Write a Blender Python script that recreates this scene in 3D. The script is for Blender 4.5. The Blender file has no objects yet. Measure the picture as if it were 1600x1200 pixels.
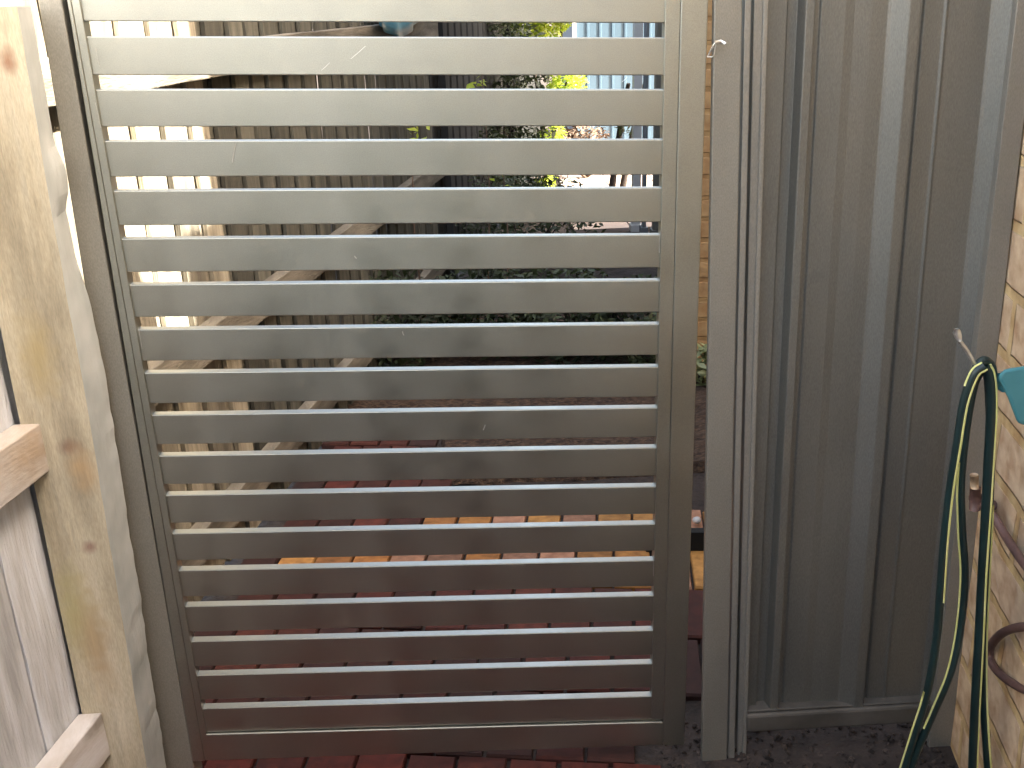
import bpy, bmesh, math, random
from mathutils import Vector, Matrix, noise
random.seed(7)
scene = bpy.context.scene
COL = scene.collection
# ------------------------------------------------------------------ camera
CAMP = Vector((.1375, -1.75, 1.5493)); FPX = 1573.0
def _rot(a, b, c):
    return Matrix.Rotation(a, 3, 'Z') @ Matrix.Rotation(b, 3, 'X') @ Matrix.Rotation(c, 3, 'Z')
CM = _rot(-.0342, 1.2068, -.0349)
cd = bpy.data.cameras.new('camera'); cam = bpy.data.objects.new('camera', cd); COL.objects.link(cam)
cam.matrix_world = Matrix.Translation(CAMP) @ CM.to_4x4()
cd.sensor_fit = 'HORIZONTAL'; cd.sensor_width = 36.0; cd.lens = 36.0 * FPX / 1600
cd.clip_start = .02; cd.clip_end = 300
scene.camera = cam
# ------------------------------------------------------------------ sky and sun
EL, AZ = math.radians(45), math.radians(-20)        # sun from the right, a little behind the viewer
w = bpy.data.worlds.new('World'); scene.world = w; w.use_nodes = True
nt = w.node_tree; bg = nt.nodes['Background']
sky = nt.nodes.new('ShaderNodeTexSky'); sky.sky_type = 'NISHITA'; sky.sun_disc = False
sky.sun_elevation = EL; sky.sun_rotation = math.radians(90) - AZ
sky.dust_density = 5.0; sky.ozone_density = .6; sky.air_density = .8
wm = nt.nodes.new('ShaderNodeMixRGB'); wm.blend_type = 'MULTIPLY'; wm.inputs[0].default_value = 1; wm.inputs[2].default_value = (1, .90, .74, 1)  # camera white balance for open shade
nt.links.new(sky.outputs[0], wm.inputs[1]); nt.links.new(wm.outputs[0], bg.inputs[0]); bg.inputs[1].default_value = .15
sl = bpy.data.lights.new('sun', 'SUN'); sun = bpy.data.objects.new('sun', sl); COL.objects.link(sun)
sl.energy = 3.6; sl.angle = math.radians(.6); sl.color = (1, .93, .8)
tosun = Vector((math.cos(EL) * math.cos(AZ), math.cos(EL) * math.sin(AZ), math.sin(EL)))
sun.rotation_euler = tosun.to_track_quat('Z', 'Y').to_euler(); sun.location = (4, 1, 6)
vs = scene.view_settings
vs.view_transform = 'Standard'; vs.look = 'None'; vs.gamma = 1; vs.exposure = 3.4
scene.cycles.max_bounces = 8

# ------------------------------------------------------------------ geometry of the place
def ray(px, py): return CM @ Vector(((px - 800) / FPX, -(py - 600) / FPX, -1))
def onY(px, py, Y=0.0):
    d = ray(px, py); return CAMP + d * ((Y - CAMP.y) / d.y)
def onZ(px, py, Z=0.0):
    d = ray(px, py); return CAMP + d * ((Z - CAMP.z) / d.z)
D = Vector((.19276, .98125, 0)); N = Vector((D.y, -D.x, 0))      # fence direction, and its normal to the right
def F(off, s, z=0.0):                                            # a point of the plane through (off,0,0) along the fence
    return Vector((off, 0, 0)) + D * s + Vector((0, 0, z))
def onF(px, py, off):
    r = ray(px, py); t = ((Vector((off, 0, 0)) - CAMP).dot(N)) / r.dot(N); return CAMP + r * t
def fz(px, py, off):
    p = onF(px, py, off); return (p - Vector((off, 0, 0))).dot(D), p.z

# ------------------------------------------------------------------ materials
MATS = {}
def mat(name, c1, c2=None, rough=.6, scale=8.0, stretch=(1, 1, 1), bump=.0, bscale=60.0, metal=0.0, detail=6.0,
        c3=None, spec=.5, trans=0.0, contrast=(.35, .65), rand=0.0, coord='Object', grain=0.0, gscale=650):
    if name in MATS: return MATS[name]
    m = bpy.data.materials.new(name); m.use_nodes = True; n = m.node_tree.nodes; l = m.node_tree.links
    b = n['Principled BSDF']; b.inputs['Roughness'].default_value = rough; b.inputs['Metallic'].default_value = metal
    b.inputs['Specular IOR Level'].default_value = spec
    tc = n.new('ShaderNodeTexCoord'); mp = n.new('ShaderNodeMapping'); mp.inputs['Scale'].default_value = stretch
    l.new(tc.outputs[coord], mp.inputs[0])
    vec = mp.outputs[0]
    if rand:
        oi = n.new('ShaderNodeObjectInfo'); va = n.new('ShaderNodeVectorMath'); va.operation = 'ADD'
        mu = n.new('ShaderNodeMath'); mu.operation = 'MULTIPLY'; mu.inputs[1].default_value = 37.0
        l.new(oi.outputs['Random'], mu.inputs[0]); l.new(vec, va.inputs[0]); l.new(mu.outputs[0], va.inputs[1]); vec = va.outputs[0]
    nz = n.new('ShaderNodeTexNoise'); nz.inputs['Scale'].default_value = scale; nz.inputs['Detail'].default_value = detail
    nz.inputs['Roughness'].default_value = .6
    l.new(vec, nz.inputs['Vector'])
    cr = n.new('ShaderNodeValToRGB'); e = cr.color_ramp.elements
    e[0].position = contrast[0]; e[1].position = contrast[1]
    e[0].color = (*c1, 1); e[1].color = (*(c2 or c1), 1)
    if c3:
        x = e.new((contrast[0] + contrast[1]) / 2); x.color = (*c3, 1)
    l.new(nz.outputs[0], cr.inputs[0]); out = cr.outputs[0]
    if rand:
        hs = n.new('ShaderNodeHueSaturation'); mr = n.new('ShaderNodeMapRange')
        mr.inputs['To Min'].default_value = 1 - rand; mr.inputs['To Max'].default_value = 1 + rand
        l.new(oi.outputs['Random'], mr.inputs[0]); l.new(mr.outputs[0], hs.inputs['Value']); l.new(out, hs.inputs['Color']); out = hs.outputs[0]
    if grain:
        g2 = n.new('ShaderNodeTexNoise'); g2.inputs['Scale'].default_value = gscale; g2.inputs['Detail'].default_value = 3; l.new(vec, g2.inputs['Vector'])
        gm = n.new('ShaderNodeMapRange'); gm.inputs['From Min'].default_value = .3; gm.inputs['From Max'].default_value = .7
        gm.inputs['To Min'].default_value = 1 - grain; gm.inputs['To Max'].default_value = 1 + grain
        g3 = n.new('ShaderNodeHueSaturation'); l.new(g2.outputs[0], gm.inputs[0]); l.new(gm.outputs[0], g3.inputs['Value']); l.new(out, g3.inputs['Color']); out = g3.outputs[0]
        g4 = n.new('ShaderNodeTexNoise'); g4.inputs['Scale'].default_value = 7; g4.inputs['Detail'].default_value = 8; g4.inputs['Roughness'].default_value = .7; l.new(vec, g4.inputs['Vector'])
        g5 = n.new('ShaderNodeMapRange'); g5.inputs['From Min'].default_value = .3; g5.inputs['From Max'].default_value = .7
        g5.inputs['To Min'].default_value = rough - .07; g5.inputs['To Max'].default_value = rough + .10; l.new(g4.outputs[0], g5.inputs[0]); l.new(g5.outputs[0], b.inputs['Roughness'])
    l.new(out, b.inputs['Base Color'])
    if bump:
        n2 = n.new('ShaderNodeTexNoise'); n2.inputs['Scale'].default_value = bscale; n2.inputs['Detail'].default_value = 4
        l.new(vec, n2.inputs['Vector']); bp = n.new('ShaderNodeBump'); bp.inputs['Strength'].default_value = bump
        bp.inputs['Distance'].default_value = .01
        l.new(n2.outputs[0], bp.inputs['Height']); l.new(bp.outputs[0], b.inputs['Normal'])
    if trans:
        t = n.new('ShaderNodeBsdfTranslucent'); mx = n.new('ShaderNodeMixShader'); mx.inputs[0].default_value = trans
        l.new(out, t.inputs[0]); l.new(b.outputs[0], mx.inputs[1]); l.new(t.outputs[0], mx.inputs[2])
        l.new(mx.outputs[0], n['Material Output'].inputs[0])
    MATS[name] = m; return m

M_paint = mat('warm_grey_powder_coat', (.345, .350, .312), (.395, .398, .358), rough=.39, grain=.10, scale=4, stretch=(1, 1, 1), bump=.10,
              bscale=900, metal=.97, contrast=(.3, .7)); M_paint.node_tree.nodes['Principled BSDF'].inputs['Coat Weight'].default_value = .25; M_paint.node_tree.nodes['Principled BSDF'].inputs['Coat Roughness'].default_value = .3
M_post = mat('grey_powder_coat_post', (.25, .24, .21), (.29, .28, .245), rough=.45, grain=.14, scale=6, stretch=(1, 1, .4), bump=.1, bscale=900,
             metal=.5)
M_sheet = mat('charcoal_steel_sheet', (.180, .180, .165), (.212, .212, .195), rough=.48, grain=.14, scale=4, stretch=(1, 1, .25), bump=.06,
              bscale=700, metal=.65)
M_trim = mat('grey_steel_trim', (.24, .232, .208), (.28, .27, .242), rough=.36, grain=.12, scale=6, stretch=(1, 1, .3), metal=.35, bump=.05, bscale=600)
M_timber = mat('treated_pine_tan', (.27, .235, .165), (.50, .46, .36), rough=.8, scale=4.5, stretch=(3.2, 3.2, .55), bump=.3, bscale=30, grain=.12, gscale=160,
               c3=(.41, .365, .265), contrast=(.32, .7))
M_grey = mat('weathered_paling_grey', (.29, .30, .315), (.54, .575, .64), rough=.85, scale=5, stretch=(4, 4, .5), bump=.4, bscale=40,
             c3=(.43, .445, .475), rand=.12)
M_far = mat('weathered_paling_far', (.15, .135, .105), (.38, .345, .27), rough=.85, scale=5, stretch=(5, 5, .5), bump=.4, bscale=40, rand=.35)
M_hose = mat('green_hose_rubber', (.008, .022, .022), (.011, .032, .033), rough=.35, scale=9)
M_stripe = mat('yellow_hose_stripe', (.62, .62, .20), (.72, .70, .30), rough=.45, scale=20)
M_blue = mat('teal_plastic', (.045, .19, .22), (.065, .25, .29), rough=.45, scale=10)
M_brown = mat('brown_pipe', (.11, .06, .05), (.17, .10, .09), rough=.5, scale=14, bump=.1, bscale=60)
M_zinc = mat('bright_zinc_wire', (.62, .62, .60), (.78, .78, .75), rough=.3, scale=30, metal=.8)
M_soil = mat('dark_soil', (.016, .012, .010), (.055, .040, .034), rough=.95, scale=16, bump=1.0, bscale=50, c3=(.034, .025, .021), contrast=(.3, .75))
M_mulch = mat('brown_mulch', (.018, .010, .006), (.12, .075, .045), rough=.95, scale=40, stretch=(1, 2.2, 1), bump=1, bscale=90, c3=(.05, .030, .019))
M_leafd = mat('dark_leaf', (.018, .030, .012), (.055, .075, .030), rough=.6, scale=3, trans=.25)
M_leafl = mat('lime_leaf', (.30, .42, .035), (.52, .60, .09), rough=.5, scale=5, trans=.5)
M_twig = mat('dry_twig', (.06, .04, .028), (.16, .11, .08), rough=.8, scale=6)
M_bark = mat('dark_bark', (.022, .016, .014), (.05, .036, .028), rough=.9, scale=9, bump=.6)
M_paveF = mat('pale_paving', (.24, .19, .165), (.34, .28, .245), rough=.85, scale=3, bump=.2)
M_bounce = mat('pale_bounce_slab', (.46, .43, .39), (.60, .57, .52), rough=.85, scale=3, bump=.2)
M_teal = mat('teal_steel_cladding', (.045, .085, .125), (.06, .105, .15), rough=.5, scale=2)
M_white = mat('white_paint', (.42, .42, .41), (.50, .50, .49), rough=.5, scale=5)
M_dfence = mat('charcoal_shade_fence', (.018, .020, .021), (.028, .030, .032), rough=.8, spec=.15, scale=3, stretch=(1, 1, .3))  # near-black tone carries the shade of the far side fence
M_roof = mat('grey_roof', (.18, .18, .18), (.25, .25, .25), rough=.7)
M_grass = mat('strap_leaf', (.16, .20, .08), (.36, .38, .20), rough=.5, scale=8, trans=.3)

def brickmat(name, c1, c2, mortar, bw, bh, msize=.012, blotch=.5, bump=.6):
    m = bpy.data.materials.new(name); m.use_nodes = True; n = m.node_tree.nodes; l = m.node_tree.links
    b = n['Principled BSDF']; b.inputs['Roughness'].default_value = .9
    tc = n.new('ShaderNodeTexCoord')
    nzd = n.new('ShaderNodeTexNoise'); nzd.inputs['Scale'].default_value = 9
    l.new(tc.outputs['UV'], nzd.inputs['Vector'])
    ad = n.new('ShaderNodeVectorMath'); ad.operation = 'MULTIPLY_ADD'
    ad.inputs[1].default_value = (.012, .012, 0); l.new(nzd.outputs['Color'], ad.inputs[0]); l.new(tc.outputs['UV'], ad.inputs[2])
    br = n.new('ShaderNodeTexBrick'); br.inputs['Scale'].default_value = 1; br.inputs['Brick Width'].default_value = bw
    br.inputs['Row Height'].default_value = bh; br.inputs['Mortar Size'].default_value = msize; br.inputs['Mortar Smooth'].default_value = .3
    br.inputs['Color1'].default_value = (*c1, 1); br.inputs['Color2'].default_value = (*c2, 1); br.inputs['Mortar'].default_value = (*mortar, 1)
    l.new(ad.outputs[0], br.inputs['Vector'])
    nz = n.new('ShaderNodeTexNoise'); nz.inputs['Scale'].default_value = 22; nz.inputs['Detail'].default_value = 8
    l.new(tc.outputs['UV'], nz.inputs['Vector'])
    mx = n.new('ShaderNodeMixRGB'); mx.blend_type = 'MULTIPLY'; mx.inputs[0].default_value = blotch
    cr = n.new('ShaderNodeValToRGB'); e = cr.color_ramp.elements; e[0].position = .32; e[0].color = (.55, .38, .28, 1); e[1].position = .62; e[1].color = (1, 1, 1, 1)
    l.new(nz.outputs[0], cr.inputs[0]); l.new(br.outputs['Color'], mx.inputs[1]); l.new(cr.outputs[0], mx.inputs[2])
    l.new(mx.outputs[0], b.inputs['Base Color'])
    mth = n.new('ShaderNodeMath'); mth.operation = 'MULTIPLY_ADD'; mth.inputs[1].default_value = -1.2
    l.new(br.outputs['Fac'], mth.inputs[0]); l.new(nz.outputs[0], mth.inputs[2])
    bp = n.new('ShaderNodeBump'); bp.inputs['Strength'].default_value = bump; bp.inputs['Distance'].default_value = .008
    l.new(mth.outputs[0], bp.inputs['Height']); l.new(bp.outputs[0], b.inputs['Normal'])
    return m
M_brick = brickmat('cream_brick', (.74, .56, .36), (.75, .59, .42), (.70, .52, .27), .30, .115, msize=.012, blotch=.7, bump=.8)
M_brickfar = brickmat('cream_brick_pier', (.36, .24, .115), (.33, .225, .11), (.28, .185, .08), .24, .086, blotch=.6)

# ------------------------------------------------------------------ helpers
def obj(name, bm, m, parent=None, smooth=False, bevel=0):
    me = bpy.data.meshes.new(name); bm.normal_update(); bm.to_mesh(me); bm.free()
    o = bpy.data.objects.new(name, me); COL.objects.link(o); me.materials.append(m)
    if smooth:
        for p in me.polygons: p.use_smooth = True
    if bevel:
        b = o.modifiers.new('bevel', 'BEVEL'); b.width = bevel; b.segments = 2; b.limit_method = 'ANGLE'
    if parent: o.parent = parent; o.matrix_parent_inverse = Matrix.Translation(-parent.location)
    return o
def tag(o, label, cat, group=None, kind=None):
    if label: o['label'] = label
    if cat: o['category'] = cat
    if group: o['group'] = group
    if kind: o['kind'] = kind
    return o
def thing(name, label, cat, loc=(0, 0, 0), group=None):
    o = bpy.data.objects.new(name, None); COL.objects.link(o); o.location = loc; o.empty_display_size = .1
    return tag(o, label, cat, group)
def hexa(bm, a, b):                # two rings (lists of equal length) joined as a closed solid
    n = len(a); va = [bm.verts.new(p) for p in a]; vb = [bm.verts.new(p) for p in b]
    bm.faces.new(va); bm.faces.new(vb[::-1])
    for i in range(n): bm.faces.new((va[i], vb[i], vb[(i + 1) % n], va[(i + 1) % n]))
    return bm
def box(bm, o, u, v, h):           # a box from corner o and three edge vectors
    o, u, v, h = map(Vector, (o, u, v, h))
    hexa(bm, [o, o + u, o + u + v, o + v], [o + h, o + u + h, o + u + v + h, o + v + h])
    return bm
def fix(bm): bmesh.ops.recalc_face_normals(bm, faces=bm.faces); return bm
def NB(): return bmesh.new()
def lerp(a, b, t): return a + (b - a) * t
def vstrip(bm, x0b, x1b, zb0, zb1, x0t, x1t, zt0, zt1, y0, y1):   # leaning vertical bar in the gate's plane
    hexa(bm, [(x0b, y0, zb0), (x1b, y0, zb1), (x1b, y1, zb1), (x0b, y1, zb0)],
         [(x0t, y0, zt0), (x1t, y0, zt1), (x1t, y1, zt1), (x0t, y1, zt0)]); return bm
def tube(bm, pts, r, n=10, cap=True, rf=None):
    pts = [Vector(p) for p in pts]; rings = []; up = Vector((0, 1, 0))
    for i, p in enumerate(pts):
        t = (pts[min(i + 1, len(pts) - 1)] - pts[max(i - 1, 0)]).normalized()
        a = t.cross(up)
        if a.length < 1e-3: a = t.cross(Vector((1, 0, 0)))
        a.normalize(); b = t.cross(a).normalized()
        rr = rf(i / (len(pts) - 1)) * r if rf else r
        rings.append([bm.verts.new(p + (a * math.cos(k * 2 * math.pi / n) + b * math.sin(k * 2 * math.pi / n)) * rr) for k in range(n)])
    for i in range(len(rings) - 1):
        for k in range(n): bm.faces.new((rings[i][k], rings[i + 1][k], rings[i + 1][(k + 1) % n], rings[i][(k + 1) % n]))
    if cap: bm.faces.new(rings[0][::-1]); bm.faces.new(rings[-1])
    return bm
def smoothpath(pts, k=8):
    pts = [Vector(p) for p in pts]; P = [pts[0] * 2 - pts[1]] + pts + [pts[-1] * 2 - pts[-2]]; out = []
    for i in range(1, len(P) - 2):
        for j in range(k):
            t = j / k; a, b, c, d = P[i - 1], P[i], P[i + 1], P[i + 2]
            out.append(.5 * ((2 * b) + (c - a) * t + (2 * a - 5 * b + 4 * c - d) * t * t + (-a + 3 * b - 3 * c + d) * t ** 3))
    out.append(pts[-1]); return out
def rough(bm, amp, sc, cuts=0, axis=None):
    if cuts: bmesh.ops.subdivide_edges(bm, edges=bm.edges[:], cuts=cuts, use_grid_fill=True)
    for v in bm.verts:
        q = Vector((v.co.x * sc, v.co.y * sc, v.co.z * sc * (.35 if axis == 'z' else 1)))
        v.co += noise.noise_vector(q) * amp
    return bm

# ------------------------------------------------------------------ ground
bm = NB(); xs = [-60, -20, -8, -4] + [i * .12 - 3 for i in range(51)] + [4, 8, 20, 60]
ys = [-60, -20, -8] + [i * .12 - 3.2 for i in range(76)] + [8, 12, 20, 40, 80]
g = [[None] * len(xs) for _ in ys]
def gz(x, y):
    r = .010 * noise.noise(Vector((x * 3, y * 3, 0))) + .006 * noise.noise(Vector((x * 11, y * 11, 2)))
    if abs(x) > 3.1 or y > 5.9 or y < -3.3: r = 0
    return r - .014
for j, y in enumerate(ys):
    for i, x in enumerate(xs): g[j][i] = bm.verts.new((x, y, gz(x, y)))
for j in range(len(ys) - 1):
    for i in range(len(xs) - 1): bm.faces.new((g[j][i], g[j][i + 1], g[j + 1][i + 1], g[j + 1][i]))
tag(obj('ground', bm, M_soil, smooth=True), None, None, kind='structure')
# loose clods and chips on the soil by the panel
bm = NB()
for i in range(900):
    x = random.uniform(.5, 1.12); y = random.uniform(-.35, .12)
    r = random.uniform(.002, .009) * (1 if random.random() < .93 else 1.6)
    m4 = Matrix.Translation((x, y, gz(x, y) + r * .3)) @ Matrix.Rotation(random.uniform(0, 6), 4, Vector((random.random(), random.random(), random.random() + .1)).normalized()) @ Matrix.Diagonal((1, random.uniform(.4, 1), random.uniform(.35, .8), 1))
    bmesh.ops.create_icosphere(bm, subdivisions=1, radius=r, matrix=m4)
for v in bm.verts: v.co += noise.noise_vector(v.co * 120) * .0025
M_clod = mat('soil_clods', (.014, .011, .009), (.065, .048, .041), rough=.95, scale=24, bump=.4)
tag(obj('soil_clods', bm, M_clod), 'loose crumbled soil and chips lying under the grey steel panel', 'soil', kind='stuff')

# brick path: every paver a raised block in one path mesh, with its own colour
pd = Vector((math.cos(math.radians(81.5)), math.sin(math.radians(81.5)), 0)); pn = Vector((pd.y, -pd.x, 0))
red = [(.29, .115, .080), (.24, .10, .075), (.32, .15, .105), (.21, .105, .085), (.26, .115, .08)]
cream = [(.66, .46, .23), (.62, .42, .22), (.68, .50, .27), (.58, .43, .34)]  # cream clay, brightened for a sunlit look
bm = NB(); lay = bm.loops.layers.color.new('Col')
P0 = Vector((-.62, -.335, 0)); BW, BD = .111, .232
for j in range(-3, 10):
    for i in range(-3, 13):
        o = P0 + pd * (j * BD) + pn * (i * BW + (BW / 2 if j % 2 else 0)); c = o + pn * BW / 2 + pd * BD / 2
        left = -.80 + .196 * c.y + .03
        if c.x < left or c.x > .98: continue
        if c.y < .18 and c.x > .455: continue
        if c.y < .05 and c.x < -.62: continue
        if j >= 7 and c.x > -.02: continue
        if c.y > 1.95: continue
        cc = random.choice(red)
        if j == 5 and c.x > -.46: cc = random.choice(cream)
        if j == 6 and c.x > -.04: cc = random.choice(cream)
        if c.y < .02: cc = (.32, .115, .075)
        k = random.uniform(.8, 1.15); cc = tuple(min(1, a * k) for a in cc)
        q = .004; dz = random.uniform(-.003, .003)
        s = set(bm.verts)
        pts = [o + pn * q + pd * q, o + pn * (BW - q) + pd * q, o + pn * (BW - q) + pd * (BD - q), o + pn * q + pd * (BD - q)]
        jit = [Vector((random.uniform(-.0015, .0015), random.uniform(-.0015, .0015), 0)) for _ in pts]
        lo = [p + a + Vector((0, 0, -.04)) for p, a in zip(pts, jit)]; mi = [p + a + Vector((0, 0, .001 + dz)) for p, a in zip(pts, jit)]
        cen = sum(pts, Vector()) / 4
        hi = [cen + (p + a - cen) * .955 + Vector((0, 0, .006 + dz)) for p, a in zip(pts, jit)]
        L = [bm.verts.new(p) for p in lo]; Mv = [bm.verts.new(p) for p in mi]; H = [bm.verts.new(p) for p in hi]
        fs = [bm.faces.new(H)]
        for a, b in ((L, Mv), (Mv, H)):
            for t in range(4): fs.append(bm.faces.new((a[t], a[(t + 1) % 4], b[(t + 1) % 4], b[t])))
        for f in fs:
            for lp in f.loops: lp[lay] = (*cc, 1)
m = bpy.data.materials.new('clay_pavers'); m.use_nodes = True; n = m.node_tree.nodes; l = m.node_tree.links
b = n['Principled BSDF']; b.inputs['Roughness'].default_value = .85
at = n.new('ShaderNodeVertexColor'); at.layer_name = 'Col'; nz = n.new('ShaderNodeTexNoise'); nz.inputs['Scale'].default_value = 35; nz.inputs['Detail'].default_value = 8
tc = n.new('ShaderNodeTexCoord'); l.new(tc.outputs['Object'], nz.inputs['Vector'])
cr = n.new('ShaderNodeValToRGB'); cr.color_ramp.elements[0].position = .3; cr.color_ramp.elements[0].color = (.42, .38, .36, 1); cr.color_ramp.elements[1].position = .62
mx = n.new('ShaderNodeMixRGB'); mx.blend_type = 'MULTIPLY'; mx.inputs[0].default_value = .75
l.new(nz.outputs[0], cr.inputs[0]); l.new(at.outputs[0], mx.inputs[1]); l.new(cr.outputs[0], mx.inputs[2]); l.new(mx.outputs[0], b.inputs['Base Color'])
bp = n.new('ShaderNodeBump'); bp.inputs['Strength'].default_value = .4; bp.inputs['Distance'].default_value = .004; l.new(nz.outputs[0], bp.inputs['Height']); l.new(bp.outputs[0], b.inputs['Normal'])
tag(obj('path', fix(bm), m), None, None, kind='structure')

# mulch bed beyond the path, pale paving far off, concrete added unseen behind the viewer to bounce light
bm = NB(); nx, ny = 60, 60
vv = [[bm.verts.new((x, y, .012 + .03 * max(0, noise.noise(Vector((x * 4, y * 4, 0))) + .3) + .012 * noise.noise(Vector((x * 25, y * 25, 5)))
       - (.05 if min(i, j, nx - i, ny - j) == 0 else 0)))
       for i in range(nx + 1) for x in [lerp(-.03 if y < 1.9 else -.5, 1.6, i / nx)]] for j in range(ny + 1) for y in [lerp(1.38, 3.4, j / ny)]]
for j in range(ny):
    for i in range(nx): bm.faces.new((vv[j][i], vv[j][i + 1], vv[j + 1][i + 1], vv[j + 1][i]))
tag(obj('mulch', bm, M_mulch, smooth=False), 'brown bark mulch spread over the garden bed past the brick path', 'mulch', kind='stuff')
bm = NB()
for j in range(14):
    for i in range(0, 16):
        x, y = i * .41 + .86 + j * .02, 5.3 + j * .41
        box(bm, (x, y, -.02), (.40, 0, 0), (0, .40, 0), (0, 0, .02 + .012 + random.uniform(-.001, .001)))
tag(obj('paving', fix(bm), M_paveF), None, None, kind='structure')
bm = NB(); box(bm, (-14, -40, -.03), (28, 0, 0), (0, 36.8, 0), (0, 0, .035))
tag(obj('bounce_slab', fix(bm), M_bounce), None, None, kind='structure')

# ------------------------------------------------------------------ the gate
W2 = .4706; SAG = -.0171; PITCH = .083; SH = .0600
def gx(z, side):                      # edge lines of the gate (they lean a little)
    t = (z - .05) / 1.55
    return lerp(-.510, -.4895, t) if side < 0 else lerp(.5440, .5405, t)
gate = thing('slat_gate', 'warm grey metal gate of horizontal slats between two grey posts', 'gate', (0, 0, 0))
TOPZ = 1.78
def zt(x, k): return 1.5 - PITCH * k + SAG * x / W2
def slat(k):
    bm = NB(); a = []; c = []
    for x, lst in ((-W2 - .004, a), (W2 + .004, c)):
        z = zt(x, 0); dz = SH
        lst += [(x, .003, z - dz), (x, .003, z), (x, .0215, z), (x, .0215, z - dz)]
    hexa(bm, a, c); return fix(bm)
first = obj('slat', slat(0), M_paint, gate, bevel=.0016)
for k in range(-2, 17):
    if k == 0: continue
    c = first.copy(); COL.objects.link(c); c.parent = gate; c.location = (random.uniform(-.0005, .0005), random.uniform(-.0006, .0006), -PITCH * k)
    c.rotation_euler = (0, random.uniform(-.0006, .0006), 0)
ZB = .068
A = [onY(300, 1147), onY(1035, 1127)]; B = [onY(300, 1188), onY(1035, 1163)]
def yl(P, x): return lerp(P[0].z, P[1].z, (x - P[0].x) / (P[1].x - P[0].x))
bm = NB()     # hinge stile and its slat channel
vstrip(bm, gx(ZB, -1), -.484, yl(B, -.51), yl(B, -.484), gx(TOPZ, -1), -.484, TOPZ, TOPZ, -.004, .034)
obj('stile', fix(bm), M_paint, gate, bevel=.002)
bm = NB(); vstrip(bm, -.4838, -.4715, ZB + .03, ZB + .03, -.4838, -.4705, TOPZ - .02, TOPZ - .02, -.0028, .026)
obj('slat_channel', fix(bm), M_paint, gate, bevel=.001)
bm = NB()
vstrip(bm, .497, gx(ZB, 1), yl(B, .497), yl(B, .544), .495, gx(TOPZ, 1), TOPZ, TOPZ, -.004, .034)
obj('stile', fix(bm), M_paint, gate, bevel=.002)
bm = NB(); vstrip(bm, .4710, .4968, ZB + .03, ZB + .03, .4700, .4948, TOPZ - .02, TOPZ - .02, -.0022, .026)
obj('slat_channel', fix(bm), M_paint, gate, bevel=.001)
bm = NB(); xl, xr = -.4838, .4966
hexa(bm, [(xl, -.003, yl(B, xl)), (xl, -.003, yl(A, xl)), (xl, .033, yl(A, xl)), (xl, .033, yl(B, xl))],
     [(xr, -.003, yl(B, xr)), (xr, -.003, yl(A, xr)), (xr, .033, yl(A, xr)), (xr, .033, yl(B, xr))])
obj('bottom_rail', fix(bm), M_paint, gate, bevel=.002)

# small scratches and chips in the gate's paint
for a_, b_, w_ in (((369, 222), (363, 254), .0009), ((571, 72), (548, 92), .0005), ((515, 98), (502, 110), .0005), ((758, 664), (755, 672), .0016), ((629, 518), (631, 524), .0012), ((554, 400), (557, 404), .0015),
                   ((150, 75), (156, 104), .0006), ((149, 160), (158, 200), .0006), ((216, 512), (222, 545), .0008), ((1031, 360), (1030, 395), .0012), ((1021, 868), (1021, 900), .0010), ((980, 120), (972, 128), .0005), ((1440, 0), (1440, 0), 0)):
    if not w_: continue
    p, q = onY(*a_, .0022), onY(*b_, .0022)
    if a_[0] in (150, 149, 216, 1031, 1021): p, q = onY(*a_, -.0046), onY(*b_, -.0046)
    m_ = (p + q) / 2 + Vector((random.uniform(-.001, .001), 0, 0)); sd = (q - p).cross(Vector((0, 1, 0))).normalized() * w_
    obj('scratch', tube(NB(), [p, m_, q], w_ * .6, 5), M_zinc, gate)

# ------------------------------------------------------------------ steel posts
def postmesh(Lp, Rp, y0=0.0, y1=.05, zb=-.06, top=1.85):
    bm = NB()
    def xat(P, z):
        a, b = onY(*P[0], y0), onY(*P[1], y0); return lerp(b.x, a.x, (z - b.z) / (a.z - b.z))
    vstrip(bm, xat(Lp, zb), xat(Rp, zb), zb, zb, xat(Lp, top), xat(Rp, top), top, top, y0, y1); return fix(bm)
p1 = thing('gate_post', 'grey steel gate post on the hinge side, hard behind the tan timber post', 'post', (-.55, .02, 0), 'steel posts either side of the gate')
obj('post_tube', postmesh([(60, 0), (206, 900)], [(96, 0), (251.5, 900)], -.002, .05), M_post, p1, bevel=.002)
bm = NB(); vstrip(bm, -.535, -.506, .05, .05, -.512, -.480, 1.8, 1.8, .036, .048); obj('gap_shade_strip', fix(bm), M_dfence, p1)  # dark strip added behind the hinge gap to keep it dark
p2 = thing('gate_post', 'grey steel gate post on the latch side, next to the ribbed steel panel', 'post', (.6, .02, 0), 'steel posts either side of the gate')
obj('post_tube', postmesh([(1116, 0), (1097, 1180)], [(1160, 0), (1136, 1180)], -.006, .010), M_post, p2, bevel=.002)
for p, x in ((p1, -.52), (p2, .575)):
    bm = NB(); box(bm, (x - .03, -.008, 1.85), (.06, 0, 0), (0, .06 if x < 0 else .022, 0), (0, 0, .006)); obj('post_cap', fix(bm), M_post, p, bevel=.001)

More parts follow.
